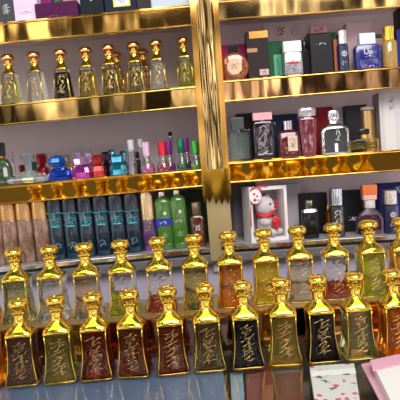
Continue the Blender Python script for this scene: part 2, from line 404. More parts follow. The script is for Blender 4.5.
# ------------------------------------------------------------------ generic goods on shelves
class Item:
    def __init__(s, name, label, cat, sh, xc, ytop, w, Y, group=None, rz=0, d=None):
        X = at(xc, ytop, Y).x; z = sh.z(X)
        for _ in range(6):
            z0 = sh.z(X); bx, by = proj((X, Y, z0)); tx, ty = proj((X, Y, z))
            X += (xc - (bx + tx) / 2) * Y / F; z += (ty - ytop) * Y / F
        s.h = z - sh.z(X); s.w = w * Y / F; s.Y = Y; s.d = d if d else s.w
        s.r = empty(name, (X, Y, sh.z(X) + .0003), (0, sh.rot()[1], rz)); tag(s.r, label, cat, group)
    def box(s, name, m, x0=-.5, x1=.5, z0=0, z1=1, d=None, bev=.0006, y=0, parent=None):
        d = (d if d else s.d) / 2
        return box(name, x0 * s.w, x1 * s.w, y - d, y + d, z0 * s.h, z1 * s.h, m, parent or s.r, bev)
    def loft(s, name, m, rings, N=24, x=0, parent=None, dk=1, smooth=True):   # rings (zfrac, wfrac(half of .5), exponent)
        return loft(name, [(z * s.h, a * s.w, a * s.w * (s.d / s.w if n > 2.01 else 1) * dk, n, x * s.w) for z, a, n in rings], m, parent or s.r, N, smooth)
    def cyl(s, name, m, z0, z1, wf, x=0, b=.03, parent=None, N=20):
        return s.loft(name, m, [(z0, wf / 2 * .94, 2), (z0 + b * .3, wf / 2, 2), (z1 - b * .5, wf / 2, 2), (z1, wf / 2 * .86, 2)], N, x, parent)
    def text(s, name, txt, m, x, z, hf, y=None, parent=None):
        me = text_mesh(txt, hf * s.h); yy = -(s.d / 2 + .0004) if y is None else y
        for v in me.vertices: v.co = Vector((v.co.x + x * s.w, yy - v.co.z, v.co.y + z * s.h))
        me.materials.clear(); me.materials.append(m); o = bpy.data.objects.new(name, me); C.objects.link(o); o.parent = parent or s.r; return o
    def marks(s, name, m, x0, x1, z0, z1, rows=2, r=.0005, seed=1, y=None, parent=None):
        yy = -(s.d / 2 + .0003) if y is None else y
        bm = bmesh.new(); script_marks(bm, x0 * s.w, x1 * s.w, z0 * s.h, z1 * s.h, lambda q: yy, r, seed, rows); return link(name, bm, m, parent or s.r, True)
    def ring(s, name, m, x, z, rad, r=.0006, y=None):
        yy = -(s.d / 2 + .0003) if y is None else y
        bm = bmesh.new(); bm_tube(bm, [(x * s.w + rad * math.cos(a * .3927), yy, z * s.h + rad * math.sin(a * .3927)) for a in range(16)], r, 4, True)
        for a in range(8):
            bm_ball(bm, (x * s.w + rad * 1.35 * math.cos(a * .785), yy, z * s.h + rad * 1.35 * math.sin(a * .785)), r * 1.3, 1)
        return link(name, bm, m, s.r, True)

# ---- L1 boxes
def carton(label, sh, xc, ytop, w, Y, m, d=.035, name='perfume_box', group=None, lid=None, rz=0):
    it = Item(name, label, 'box', sh, xc, ytop, w, Y, group, rz, d)
    it.box('carton', m, z1=(.86 if lid else 1))
    if lid: it.box('carton_lid', lid, x0=-.51, x1=.51, z0=.862, d=d + .001)
    return it
GB = 'cartons on the top left shelf'
it = carton('charcoal carton with pale symbol at left end of top shelf', L1, 6, -6, 22, 1.18, mat('charcoal_card', (.06, .065, .08), .4), group=GB); it.marks('emblem', INKW, -.02, .28, .30, .60, 6, .0005, 3)
it = carton('tall pale pink carton beside the charcoal one on top shelf', L1, 27, -24, 23, 1.18, mat('pink_card', (.80, .52, .72), .4, var=(9, (.85, .68, .82), (1, 1, 1), .4, .6)), group=GB)
it.marks('small_print', mat('grey_ink', (.35, .25, .35), .5), -.25, .3, .17, .22, 1, .0005, 5); it.ring('round_emblem', mat('mauve_ink', (.55, .35, .52), .5), 0, .56, .008, .0005)
it = carton('low purple carton lying beside the pink one', L1, 59, 5, 41, 1.175, mat('purple_card', (.07, .006, .055), .35), d=.04, group=GB); it.marks('small_print', mat('magenta_ink', (.4, .08, .25), .4), -.25, .1, .1, .2, 1, .0004, 8)
it = carton('magenta carton upright behind the purple one', L1, 49, -12, 11, 1.24, mat('magenta_card', (.25, .02, .2), .4), group=GB)
it = carton('green carton behind the purple one on top shelf', L1, 61, -12, 9, 1.24, mat('green_card', (.03, .16, .06), .4), group=GB)
it = carton('copper coloured carton at back behind purple one', L1, 70, -1, 12, 1.24, mat('copper_card', (.55, .28, .15), .35), group=GB)
it = carton('black carton with white vertical lettering on top shelf', L1, 93, -14, 22, 1.18, mat('ink_blue_card', (.008, .012, .02), .3), group=GB)
it.marks('lettering', INKW, -.05, .06, .45, .75, 5, .0006, 4)
it = carton('navy carton with small white and yellow sticker on top shelf', L1, 121, -16, 30, 1.185, mat('navy_card', (.01, .014, .04), .3), group=GB)
it.box('yellow_sticker', mat('yellow_sticker', (.7, .75, .1), .5), -.22, .32, .22, .55, d=.0362, bev=0); it.box('white_sticker', WHITE, -.16, .26, .26, .51, d=.0368, bev=0)
it.marks('small_print', mat('teal_ink', (.05, .3, .35), .5), -.1, .2, .32, .46, 2, .0004, 2, y=-.0188)
it = carton('black carton standing between navy carton and white box', L1, 144, -10, 13, 1.19, BLACKM, group=GB)
it = carton('bluish white carton at right end of top left shelf', L1, 171, -16, 37, 1.18, mat('blue_white_card', (.50, .58, .68), .4), group=GB)

# ---- L2 small crystal bottles
def make_small(H, seed):
    r = empty('small_crystal_bottle', (0, 0, 0)); k = H / 50.0; BZ = 31 * k
    rings = [(0, 8.7, 8, 6), (1 * k / BZ, 9, 8.2, 6), (.5, 7.6, 7, 6), (.9, 6.6, 6.2, 6), (1, 6.2, 6, 5)]
    loft('bottle_body', [(z * BZ, a * k, b * k, n) for z, a, b, n in rings], CRYSTAL, r, 24)
    loft('liquid', [(z * BZ, a * k * .8, b * k * .8, 5) for z, a, b, n in [(.06, 8.9, 8.1, 0), (.5, 7.6, 7, 0), (.88, 6.6, 6.2, 0)]], INKW, r, 20)
    bm = bmesh.new()
    for sx, rr in ((1, .8), (-1, .35)):
        bm_tube(bm, [(sx * 8.3 * k, -7.3 * k, .5 * k), (sx * 7.1 * k, -6.4 * k, .5 * BZ), (sx * 6.1 * k, -5.7 * k, .95 * BZ)], rr * k, 5)
    N = 24; bm_tube(bm, [(8.9 * k * sup(6, i, N)[0], 8.1 * k * sup(6, i, N)[1], .7 * k) for i in range(N)], .7 * k, 4, True)
    link('gold_edging', bm, GOLD, r, True)
    loft('gold_shoulder', [(BZ + a * k, b * k, b * k * .95, n) for a, b, n in [(-.6, 6.4, 5), (.3, 6.3, 5), (1.6, 5.4, 4), (3.2, 4.4, 2.6), (4.6, 3.7, 2), (7.6, 3.5, 2), (8, 4.9, 2), (9.6, 5.1, 2), (10, 3, 2)]], GOLD, r, 24)
    loft('stopper', [(BZ + a * k, b * k, b * k, 2) for a, b in [(10, 2.8), (12.4, 3), (12.9, 5.2), (13.8, 6.3), (16.0, 6.5), (17.4, 6.0), (18.6, 5.0), (19, 2.5)]], mat('copper_gold', (.90, .50, .16), .14, 1), r, 20)
    bm = bmesh.new(); script_marks(bm, -4 * k, 4 * k, .2 * BZ, .8 * BZ, lambda q: -(8.3 - 2.2 * q / BZ) * k, .35 * k, seed, 4); link('gold_engraving', bm, INK, r, True)
    return r
HS = 50 * 1.2 / F
sp = [make_small(HS, 5), make_small(HS, 9)]; su = set()
G3 = 'small gold-capped crystal bottles on the second left shelf'
small = [(8.5, 'pale', 1.19, 'small gold-capped crystal bottle leftmost on its shelf'),
 (34.5, 'clear', 1.19, 'small clear gold-capped bottle left of the black one'),
 (61, 'black', 1.19, 'small gold-capped bottle with black oil, the only black in its row'),
 (86, 'yolive', 1.19, 'small gold-capped bottle of yellowish oil right of the black one'),
 (109, 'olive', 1.19, 'small gold-capped bottle of greenish gold oil with another close behind it'),
 (116.5, 'gold', 1.265, 'small bottle tucked behind the greenish gold one, cap showing at its right'),
 (134, 'pale', 1.19, 'small gold-capped bottle of pale oil with a copper cap behind it'),
 (143.5, 'amber', 1.265, 'small copper-capped bottle tucked behind the pale pair at mid shelf'),
 (156.5, 'clear', 1.19, 'small clear gold-capped bottle, second from right in its row'),
 (184, 'gyellow', 1.19, 'small gold-capped bottle of yellow-green oil next to the gold post')]
for i, (x, l, Y, lab) in enumerate(small):
    o = sp[i % 2] if i % 2 not in su else copy_tree(sp[i % 2]); su.add(i % 2)
    X = 0
    for _ in range(4):
        z = L2.z(X); px, py = proj((X, Y, z + HS * .9)); X += (x - px) * Y / F
    o.location = (X, Y, L2.z(X) + .0003); o.rotation_euler = (0, L2.rot()[1] , -.12)
    set_mat(o, 'liquid', Lq[l]); tag(o, lab, 'perfume bottle', G3)

# ---- L3 small coloured scents
G4 = 'small coloured scent bottles on the third left shelf'
def B(name, label, sh, xc, ytop, w, Y, group=None, rz=0, d=None, cat='perfume bottle'): return Item(name, label, cat, sh, xc, ytop, w, Y, group, rz, d)
it = B('perfume_bottle', 'dark green perfume bottle with black cap at left edge of third shelf', L3, 2, 143, 19, 1.19, d=.022)
it.loft('bottle_body', glaze('bottle_green', (.05, .10, .05), .35), [(0, .46, 5), (.03, .5, 5), (.45, .5, 5), (.6, .36, 4), (.64, .2, 3)]); it.cyl('collar', GOLD_OLD, .64, .70, .42); it.box('cap', BLACK, -.22, .22, .70, 1, d=.016)
it.box('label', mat('pale_label', (.5, .52, .45), .5), .14, .34, .22, .42, d=.0235, bev=0)
it = B('perfume_vial', 'slim faint clear vial standing behind the flat crystal bottle', L3, 13, 152, 6, 1.26); it.cyl('vial_glass', CLEAR, 0, .7, .9); it.cyl('cap', thin_glass('milky_glass', (.8, .75, .85)), .7, 1, .7)
it = B('perfume_bottle', 'wide flat crystal perfume bottle with disc body and grey stopper', L3, 29, 154, 46, 1.20, d=.05)
dm = mat('cut_crystal', (.88, .95, .90), .06, .6, trans=.4, ior=1.5, coat=1)
it.loft('disc_body', dm, [(0, .36, 2), (.06, .46, 2), (.14, .50, 2), (.2, .48, 2), (.3, .34, 2), (.4, .18, 2), (.44, .09, 2)], 14, smooth=False)
it.loft('stopper', mat('smoky_glass', (.30, .34, .36), .08, 0, trans=.5), [(.44, .07, 4), (.8, .085, 4), (.84, .13, 4), (1, .15, 4)], 12)
def gem(n, c): return mat('gem_' + n, c, .05, .5, trans=.5, ior=1.45, coat=1)
def cube_bottle(label, xc, ytop, w, Y, col, capcol=None, g=G4, cm=None, sh=L3):
    it = B('mini_perfume_bottle', label, sh, xc, ytop, w, Y, g); gm = gem('tint_%.2f_%.2f_%.2f' % col, col)
    it.loft('bottle_body', gm, [(0, .40, 4), (.06, .48, 4), (.3, .5, 4), (.5, .44, 4), (.58, .2, 3), (.62, .18, 2)], 12, smooth=False)
    c = cm or gem('tint_%.2f_%.2f_%.2f' % (capcol or col), capcol or col)
    it.loft('cap', c, [(.62, .2, 4), (.66, .34, 4), (.9, .38, 4), (1, .28, 4)], 10, smooth=False); it.cyl('atomiser', SILVER, .585, .618, .3)
    return it
cube_bottle('small red bottle far behind, left of the grey stopper', 23, 165, 8, 1.27, (.35, .03, .03))
cube_bottle('small teal green bottle behind, right of the grey stopper', 35, 162, 8, 1.27, (.03, .22, .16))
cube_bottle('dark red bottle with square cap standing left of the blue heart', 43, 154, 14, 1.25, (.42, .015, .02))
it = B('perfume_bottle', 'faceted cobalt blue gem-shaped perfume bottle with round stopper', L3, 60, 155, 25, 1.19, d=.030)
cob = mat('cobalt_glass', (.004, .07, .62), .04, .6, trans=.3, coat=1)
it.loft('gem_body', cob, [(0, .30, 3), (.06, .42, 3), (.22, .50, 3), (.38, .46, 3), (.50, .30, 3), (.54, .16, 2)], 9, smooth=False)
it.loft('gem_stopper', mat('cobalt_glass_highlight', (.01, .20, .75), .04, .6, trans=.3, coat=1), [(.545, .14, 2), (.60, .30, 2), (.72, .38, 2), (.86, .36, 2), (.95, .24, 2), (1, .10, 2)], 8, x=-.06, smooth=False)  # lighter blue puts the cyan highlight into the stopper's colour
cube_bottle('small gold mini bottle peeping out right of the blue heart', 67, 155, 13, 1.25, (.5, .42, .08), g=G4)
PINK = (.62, .06, .48)
cube_bottle('magenta mini bottle with lilac cap in front of the pink cluster', 82, 157, 20, 1.185, PINK, (.75, .45, .75))
cube_bottle('lilac-capped mini bottle at rear left of the pink cluster', 79, 150, 11, 1.255, (.60, .25, .55), (.8, .62, .85))
cube_bottle('lilac-capped mini bottle at rear right of the pink cluster', 90, 151, 10, 1.255, (.50, .15, .5), (.8, .62, .85))
cube_bottle('bright red mini bottle with red cap at centre of the shelf', 98.5, 155, 15, 1.185, (.62, .03, .02))
cube_bottle('dark mini bottle with near-black cap between red and cyan ones', 107, 152, 13, 1.25, (.05, .015, .02))
cube_bottle('cyan mini bottle with teal cap, nearest the spray vial', 118, 155, 17, 1.185, (.01, .32, .48))
cube_bottle('teal mini bottle standing behind the cyan one', 113, 150, 9, 1.25, (.01, .22, .32))
cube_bottle('cyan-capped mini bottle at back right of the cyan pair', 124, 151, 9, 1.27, (.02, .28, .42))
def vial(label, xc, ytop, w, Y, body, cap, capf=.3):
    it = B('spray_vial', label, L3, xc, ytop, w, Y, G4); it.cyl('vial_glass', body, 0, 1 - capf - .05, .95); it.cyl('collar', SILVER, 1 - capf - .05, 1 - capf, .8); it.cyl('cap', cap, 1 - capf, 1, .72); return it
FROST = mat('frosted_plastic', (.78, .80, .84), .35, trans=.3)
vial('clear spray vial with frosted cap standing in front of a dark one', 132, 140, 8.5, 1.18, CLEAR, FROST)
vial('second clear vial behind and right of the frosted-cap vial', 141.5, 139, 7, 1.24, CLEAR, FROST, .2)
vial('dark slim vial between the two clear vials', 137.5, 152, 7, 1.24, BLACK, BLACK, .3)
vial('tall clear vial with dark cap behind the purple flask', 172, 132, 5.5, 1.28, CLEAR, BLACKM, .1)
def flask(label, xc, ytop, w, Y, liqc, capc):
    it = B('conical_scent_flask', label, L3, xc, ytop, w, Y, G4)
    it.loft('flask_glass', CLEAR, [(0, .42, 2), (.04, .5, 2), (.2, .48, 2), (.36, .30, 2), (.46, .21, 2), (.5, .2, 2)], 18)
    it.loft('liquid', liq('f_%.2f_%.2f_%.2f' % liqc, liqc, .4), [(.03, .42, 2), (.05, .46, 2), (.2, .44, 2), (.26, .36, 2)], 18)
    it.cyl('collar', SILVER, .5, .55, .5); it.cyl('cap', mat('cap_%.2f_%.2f_%.2f' % capc, capc, .12, .6), .55, 1, .58); return it
flask('pink conical flask with pale lilac cap', 147, 142, 15, 1.18, (.75, .12, .42), (.75, .55, .72))
flask('conical flask with shiny red cap and crimson liquid', 163, 142, 14, 1.18, (.62, .03, .10), (.75, .03, .06))
flask('purple conical flask behind the red-capped one', 169.5, 141, 12, 1.235, (.40, .03, .35), (.38, .05, .40))
flask('conical flask with teal green cap left of the bright green one', 181.5, 139, 11, 1.19, (.05, .30, .10), (.02, .28, .16))
flask('conical flask with purple cap behind the green pair', 187, 138, 10, 1.245, (.35, .05, .35), (.35, .08, .42))
flask('conical flask with bright green cap and liquid near the gold post', 196, 141, 13, 1.18, (.12, .50, .06), (.08, .55, .08))
flask('small amber flask half hidden beside the gold post', 202, 144, 8, 1.24, (.6, .35, .05), (.7, .4, .1))

# ---- L4 body mists
def mist(label, xc, w, Y, body, cap, ytop=188, capf=.16, group='body mist bottles on the lowest left shelf'):
    it = B('body_mist_bottle', label, L4, xc, ytop, w, Y, group)
    it.loft('bottle_body', body, [(0, .46, 3), (.02, .5, 3), (1 - capf - .02, .5, 3), (1 - capf, .46, 3)], 24, dk=.8); it.loft('cap', cap, [(1 - capf + .001, .49, 3), (.97, .49, 3), (1, .44, 3)], 24, dk=.8)
    return it
BR = mat('brown_mist', (.20, .10, .06), .22, .25, var=(60, (.42, .28, .20), (1, 1, .5), .42, .68), coat=.7)
BRC = mat('bronze_cap', (.62, .36, .14), .22, .8)
NV = mat('navy_mist', (.007, .018, .036), .10, .3, coat=.8, var=(6, (.012, .045, .085), (1, 1, .5), .3, .7))
NVC = mat('navy_cap', (.012, .02, .035), .2, .2, coat=.7); TEAL = mat('teal_ink', (.05, .3, .35), .5)
for x, lab in ((-4, 'bronze body mist cut off by the left edge on lowest shelf'), (10.5, 'bronze-capped brown body mist, leftmost seen whole'), (26, 'bronze-capped brown body mist in the middle of the brown ones'), (42, 'bronze-capped brown body mist next to the navy ones')):
    it = mist(lab, x, 15.5, 1.19, BR, BRC, capf=.42, ytop=188); it.marks('flower_print', mat('rose_ink', (.5, .33, .24), .4), -.3, .3, .08, .5, 4, .0005, int(x + 9), y=-(it.w * .4 + .0003))
words = ['first', 'second', 'third', 'fourth', 'fifth', 'sixth']
for i, x in enumerate((57, 72, 87, 102.5, 118, 133.5)):
    it = mist('navy body mist with teal lettering, %s from left of six' % words[i], x, 15, 1.19, NV, NVC, capf=.34, ytop=188)
    y = -(it.w * .4 + .0004); it.box('teal_band', mat('teal_foil', (.02, .30, .33), .3, .4), -.505, .505, .645, .657, d=it.w * .81, bev=0)
    it.marks('lettering', mat('cyan_ink', (.10, .55, .62), .4), -.36, .36, .48, .58, 3, .0005, i + 20, y=y); it.box('lower_print', mat('cyan_ink', (.1, .55, .62), .4), -.25, .3, .46, .475, d=it.w * .812, bev=0)
    it.marks('small_print', mat('steel_ink', (.25, .40, .5), .4), -.3, .3, .14, .24, 2, .0005, i + 40, y=y)
it = mist('purple body mist with tall pale gold cap right of the navy ones', 149, 13, 1.19, mat('purple_mist', (.07, .02, .13), .2, 0, coat=.7, var=(20, (.35, .12, .5), (1, 1, 1), .45, .7)), mat('pale_gold_cap', (.75, .55, .32), .2, .8), capf=.5, ytop=188); it.marks('leaf_print', INK, -.2, .2, .32, .52, 3, .0008, 7, y=-it.w * .405)
GR = glaze('leaf_green', (.10, .30, .05), .35)
def green_mist(label, xc, ytop, band):
    it = B('body_mist_bottle', label, L4, xc, ytop - 2, 16, 1.19, 'body mist bottles on the lowest left shelf')
    it.loft('bottle_body', GR, [(0, .46, 3), (.02, .5, 3), (.78, .5, 3), (.84, .40, 2.6), (.86, .3, 2)], 24, dk=.8); it.cyl('cap', CHROME, .86, 1, .5)
    y = -(it.w * .4 + .0005)
    if band: it.box('blue_label', mat('royal_blue_label', (.02, .03, .35), .35), -.508, .508, .40, .52, d=it.w * .81, bev=0)
    bm = bmesh.new()
    for a in range(5):
        t = a * 1.2566 + .3; bm_ball(bm, (.0028 * math.cos(t) + .12 * it.w, y, it.h * .6 + .0028 * math.sin(t)), (.0022, .0004, .0022), 1)
    bm_ball(bm, (.12 * it.w, y - .0003, it.h * .6), .0012, 1); link('flower_print', bm, mat('cream_ink', (.8, .78, .5), .5), it.r, True)
    it.marks('lettering', INKW, -.3, .3, .43, .47, 1, .0006, 3, y=y - .0006); it.marks('small_print', mat('pale_green_ink', (.45, .65, .4), .5), -.25, .25, .2, .3, 2, .0004, 5, y=y)
green_mist('leaf-green body mist with blue label band and cream flower', 164.5, 191, True)
green_mist('leaf-green body mist with cream flower and no blue label', 179.5, 189, False)
carton('dark green carton standing behind the brown spray bottle', L4, 195, 191, 28, 1.265, mat('deep_green_card', (.03, .065, .03), .4))
it = B('spray_bottle', 'brown translucent spray bottle with brushed gold cap beside the post', L4, 198, 202, 14, 1.185, d=.022)
it.loft('bottle_body', glaze('cola', (.16, .04, .02), .3), [(0, .47, 6), (.02, .5, 6), (.66, .5, 6), (.7, .4, 4)], 24); it.cyl('cap', mat('brushed_gold', (.55, .42, .28), .3, .9), .71, 1, .68); it.text('lettering', 'IS', INKW, 0, .42, .16)

# ---- R2 bay (top right)
GR2 = 'goods in the top right bay'
it = carton('magenta perfume carton behind the round amber bottle', R2, 234, 46, 31, 1.25, mat('crimson_card', (.42, .02, .12), .35), d=.03)
it = B('round_perfume_bottle', 'round amber perfume bottle with black cap at left of top right bay', R2, 234, 46, 30, 1.19, d=.022)
bm = bmesh.new(); Rr = it.w * .49
for i, (yy, rr) in enumerate(((-.5, .78), (-.42, .95), (0, 1.0), (.42, .95), (.5, .78))): pass
ringsv = [[bm.verts.new((Rr * rr * math.cos(2 * math.pi * j / 28), yy * it.d, Rr + Rr * rr * math.sin(2 * math.pi * j / 28))) for j in range(28)] for yy, rr in ((-.5, .8), (-.36, .96), (0, 1.0), (.36, .96), (.5, .8))]
for a, b in zip(ringsv, ringsv[1:]):
    for j in range(28): bm.faces.new((a[j], a[(j + 1) % 28], b[(j + 1) % 28], b[j]))
bm.faces.new(list(reversed(ringsv[0]))); bm.faces.new(ringsv[-1]); bmesh.ops.recalc_face_normals(bm, faces=bm.faces[:])
link('bottle_body', bm, mat('amber_scent', (.85, .36, .10), .04, 0, trans=.85, ior=1.4, coat=1), it.r, True)
bm = bmesh.new()
for j in range(8):
    pass
o8 = [bm.verts.new((Rr * .52 * math.cos(math.pi / 8 + math.pi / 4 * j), -.5 * it.d - .0006, Rr + Rr * .55 * math.sin(math.pi / 8 + math.pi / 4 * j))) for j in range(8)]
i8 = [bm.verts.new((v.co.x, -.5 * it.d + .0002, v.co.z)) for v in o8]; bm.faces.new(list(reversed(o8))); bm.faces.new(i8)
for j in range(8): bm.faces.new((o8[j], i8[j], i8[(j + 1) % 8], o8[(j + 1) % 8]))
bmesh.ops.recalc_face_normals(bm, faces=bm.faces[:]); link('octagon_label', bm, mat('pearl_label', (.75, .50, .34), .3), it.r)
zt = 2 * Rr / it.h
it.box('cap', BLACK, -.17, .17, zt - .02, 1, d=.014, bev=.001); it.marks('lettering', INKD, -.12, .12, zt * .42, zt * .6, 2, .0004, 3, y=-.5 * it.d - .0009)
it = carton('tall grey-brown carton with shiny copper top panel', R2, 257.5, 33, 21, 1.20, mat('grey_brown_card', (.028, .02, .02), .35), d=.03, group=GR2)
it.box('copper_panel', mat('copper_foil', (.95, .42, .10), .15, 1), -.35, .502, .86, 1.001, d=.0308, bev=0); it.box('band', mat('brown_foil', (.35, .17, .09), .3, .4), -.5, -.02, .58, .66, d=.0306, bev=0)
it.box('label', mat('rose_label', (.65, .42, .38), .5), .02, .44, .10, .22, d=.0306, bev=0); it.marks('small_print', INKD, .05, .4, .12, .2, 2, .0004, 2, y=-.0156)
it = carton('wide mauve carton with floral and round seal at back', R2, 286, 25, 42, 1.275, mat('mauve_card', (.66, .54, .53), .5), d=.03)
it.ring('round_seal', INKD, .22, .86, .0105, .0005); it.marks('seal_script', mat('wine_ink', (.3, .03, .07), .5), .12, .3, .82, .9, 1, .0005, 3); it.marks('flower_print', mat('wine_ink', (.3, .03, .07), .5), -.22, 0, .8, .95, 3, .0009, 6)
it = carton('dark green carton between copper-topped and silver bottles', R2, 274.5, 43, 15, 1.225, mat('emerald_card', (.015, .09, .035), .35), d=.03, group=GR2)
it.box('label', mat('mint_label', (.08, .38, .22), .5), -.1, .4, .08, .66, d=.0306, bev=0); it.marks('small_print', mat('emerald_ink', (.02, .12, .06), .5), 0, .3, .12, .6, 6, .0004, 5, y=-.0156)
it = B('silver_perfume_bottle', 'silver metallic bottle with white cap beside green carton', R2, 292.5, 42, 19, 1.19, d=.024)
it.loft('bottle_body', mat('brushed_silver', (.40, .40, .42), .25, .8), [(0, .44, 7), (.03, .5, 7), (.66, .5, 7), (.7, .44, 7)], 24); it.box('cap', WHITE, -.46, .46, .702, 1, d=.021, bev=.001)
it.box('red_label', mat('red_label', (.6, .03, .04), .4), -.28, .28, .36, .42, d=.0246, bev=0); it.marks('emblem', INKD, -.35, .35, .14, .6, 4, .0005, 14)
carton('navy carton tucked behind the silver bottle and black one', R2, 305, 46, 16, 1.24, mat('deep_navy_card', (.02, .03, .08), .4), d=.03, group=GR2)
it = B('black_perfume_bottle', 'slim black bottle between silver bottle and tall black carton', R2, 305, 41, 9, 1.19, d=.014); it.box('bottle_body', BLACK, z1=.72, bev=.001); it.cyl('cap', BLACK, .722, 1, .6)
it = carton('tall black carton with small silver lettering under a pink box', R2, 320, 36, 21, 1.19, BLACKM, d=.034); it.marks('lettering', INKW, -.2, .25, .73, .78, 1, .0005, 9)
zt = it.h
pk = Item('small_pink_box', 'small pink printed box lying on black cartons', 'box', R2, 319, 27.5, 16, 1.245, d=.03)
bk = carton('black carton at back carrying the small pink box', R2, 318, 35, 22, 1.245, BLACK, d=.034)
pk_h = .016; pk.r.location.z = bk.r.location.z + bk.h + .0004; pk.h = pk_h; pk.box('carton', mat('rose_card', (.72, .36, .42), .5)); pk.marks('lettering', mat('wine_ink', (.3, .03, .07), .5), -.35, .35, .25, .75, 1, .0009, 4)
carton('dark green carton just right of the tall black one', R2, 332, 34, 6, 1.24, mat('emerald_card', (0, 0, 0)), d=.03, group=GR2)
it = carton('narrow red-brown carton left of the navy silver-capped bottle', R2, 335, 41, 5, 1.20, mat('rust_card', (.35, .10, .05), .4), d=.03, group=GR2)
def navy_tube(label, sh, xc, ytop, w, Y):
    it = B('navy_spray_bottle', label, sh, xc, ytop, w, Y)
    it.cyl('bottle_body', mat('navy_lacquer', (.012, .02, .075), .2, coat=.6), 0, .66, 1, N=28); it.cyl('cap', SILVER, .67, 1, .92, N=28)
    it.ring('emblem', INKW, 0, .44, .0048, .0008, y=-it.w * .5 - .0002); it.marks('emblem_mark', INKW, -.10, .10, .40, .48, 1, .0006, 3, y=-it.w * .5 - .0003)
    it.marks('lettering', INKW, -.25, .25, .18, .28, 2, .0005, 6, y=-it.w * .5 + .0006); return it
navy_tube('navy cylinder spray with silver cap in top right bay', R2, 342.5, 31, 11.5, 1.185)
carton('dusty pink carton standing behind the blue bottle', R2, 358, 24, 24, 1.25, mat('dusty_pink_card', (.66, .47, .49), .5), d=.03)
it = B('blue_perfume_bottle', 'square cobalt bottle with white cap and white lettering', R2, 367, 34, 26, 1.19, d=.024)
it.loft('bottle_body', mat('cobalt_lacquer', (.012, .018, .18), .15, coat=.8), [(0, .46, 8), (.03, .5, 8), (.62, .5, 8), (.68, .46, 6), (.70, .3, 5)], 28); it.box('cap', mat('pearl_cap', (.70, .76, .84), .2, .2), -.3, .3, .705, 1, d=.018, bev=.001)
it.text('lettering', 'Up', INKW, -.02, .50, .2); it.marks('small_print', INKW, -.15, .25, .36, .4, 1, .0004, 5); it.marks('foot_print', INKW, -.05, .25, .1, .14, 1, .0005, 8)
it = B('small_perfume_bottle', 'small dark bottle with beige cap between blue and gold bottles', R2, 379, 35, 12, 1.25, d=.02); it.box('bottle_body', BLACKM, z1=.6); it.box('cap', mat('beige_cap', (.6, .42, .33), .4), -.4, .4, .602, .9, d=.016); it.box('cap_top', BLACK, -.42, .42, .901, 1, d=.017)
it = B('gold_spray_bottle', 'tall honey-coloured spray bottle with shiny gold cap', R2, 389, 27, 14.5, 1.185)
it.loft('bottle_body', mat('honey_glass', (.55, .34, .08), .12, 0, trans=.35, coat=.8), [(0, .46, 2.6), (.02, .5, 2.6), (.63, .5, 2.6), (.66, .44, 2.4)], 24); it.cyl('cap', GOLD, .665, 1, .80, N=10)
carton('navy carton at right edge of the top right bay', R2, 401, 31, 12, 1.20, mat('royal_card', (.02, .02, .14), .35), d=.03, group=GR2)
carton('black carton behind the gold spray at the right edge', R2, 404, 10, 14, 1.27, BLACKM, d=.03, group=GR2)

# ---- R3 bay (middle right)
it = B('clear_perfume_bottle', 'clear rectangular perfume bottle with smoky grey cap beside the post', R3, 239, 118, 22, 1.19, d=.022)
it.box('bottle_body', mat('pale_water_glass', (.86, .95, .91), .03, 0, trans=1, ior=1.25), z1=.72, bev=.0015)
it.box('liquid', liq('pale_aqua', (.82, .90, .86), .65), -.42, .42, .06, .66, d=.016); it.cyl('dip_tube', INKW, .661, .715, .08); it.box('cap', mat('smoke_cap', (.10, .11, .12), .1, 0, trans=.3), -.3, .25, .73, 1, d=.016, bev=.001)
carton('black carton behind the clear bottle and pink-capped one', R3, 248, 114, 22, 1.27, BLACKM, d=.03)
it = B('black_perfume_bottle', 'black glass bottle with pastel pink cap', R3, 263, 113, 20.5, 1.19, d=.024)
it.loft('bottle_body', mat('black_plum_glass', (.015, .008, .012), .08, coat=1), [(0, .47, 8), (.02, .5, 8), (.76, .5, 8), (.8, .46, 8)], 28)
it.box('cap', mat('pastel_pink', (.80, .42, .45), .35), -.46, .46, .84, 1, d=.02, bev=.001); it.box('neck', mat('pastel_pink', (0, 0, 0)), -.1, .1, .80, .84, d=.008)
it.marks('silver_swirl', mat('mauve_silver', (.55, .45, .52), .3, .7), -.3, .3, .22, .72, 3, .0009, 12); it.marks('lettering', INKW, -.3, .35, .1, .18, 1, .0008, 7)
it = carton('navy carton behind the burgundy bottle in middle right bay', R3, 284, 115, 26, 1.26, mat('deep_navy_card', (0, 0, 0)), d=.03); it.text('lettering', 'M', INKW, -.4, .80, .12)
it = B('burgundy_perfume_bottle', 'burgundy bottle with chrome cap and cream label', R3, 288, 121, 20, 1.19, d=.026)
it.loft('bottle_body', glaze('burgundy', (.16, .015, .012), .25), [(0, .46, 6), (.03, .5, 6), (.66, .5, 6), (.72, .4, 4), (.74, .3, 2.5)], 26); it.cyl('cap', CHROME, .745, 1, .58, N=24)
it.box('cream_label', mat('cream_label', (.72, .55, .42), .5), -.06, .40, .18, .58, d=.0266, bev=0); it.marks('small_print', INKD, 0, .34, .26, .52, 3, .0004, 5, y=-.0136)
it = B('dark_red_perfume_bottle', 'tall dark red bottle with thick clear glass cap', R3, 307.5, 108, 18, 1.19, d=.022)
it.loft('bottle_body', mat('wine_glass_fade', (.16, .012, .02), .07, 0, trans=.2, coat=1, var=(5, (.28, .05, .07), (1, 1, .3), .35, .7)), [(0, .36, 6), (.03, .40, 6), (.75, .5, 6), (.78, .46, 6)], 26)
it.box('neck', SILVER, -.2, .2, .781, .82, d=.01); it.loft('cap', mat('thick_clear_cap', (.66, .62, .64), .04, .1, trans=.6, ior=1.5, coat=1), [(.822, .46, 4), (.86, .5, 4), (.95, .5, 4), (1, .42, 4)], 20)
carton('deep red carton behind the black silver-framed bottle', R3, 321, 108, 22, 1.262, mat('deep_red_card', (.26, .012, .02), .35), d=.03)
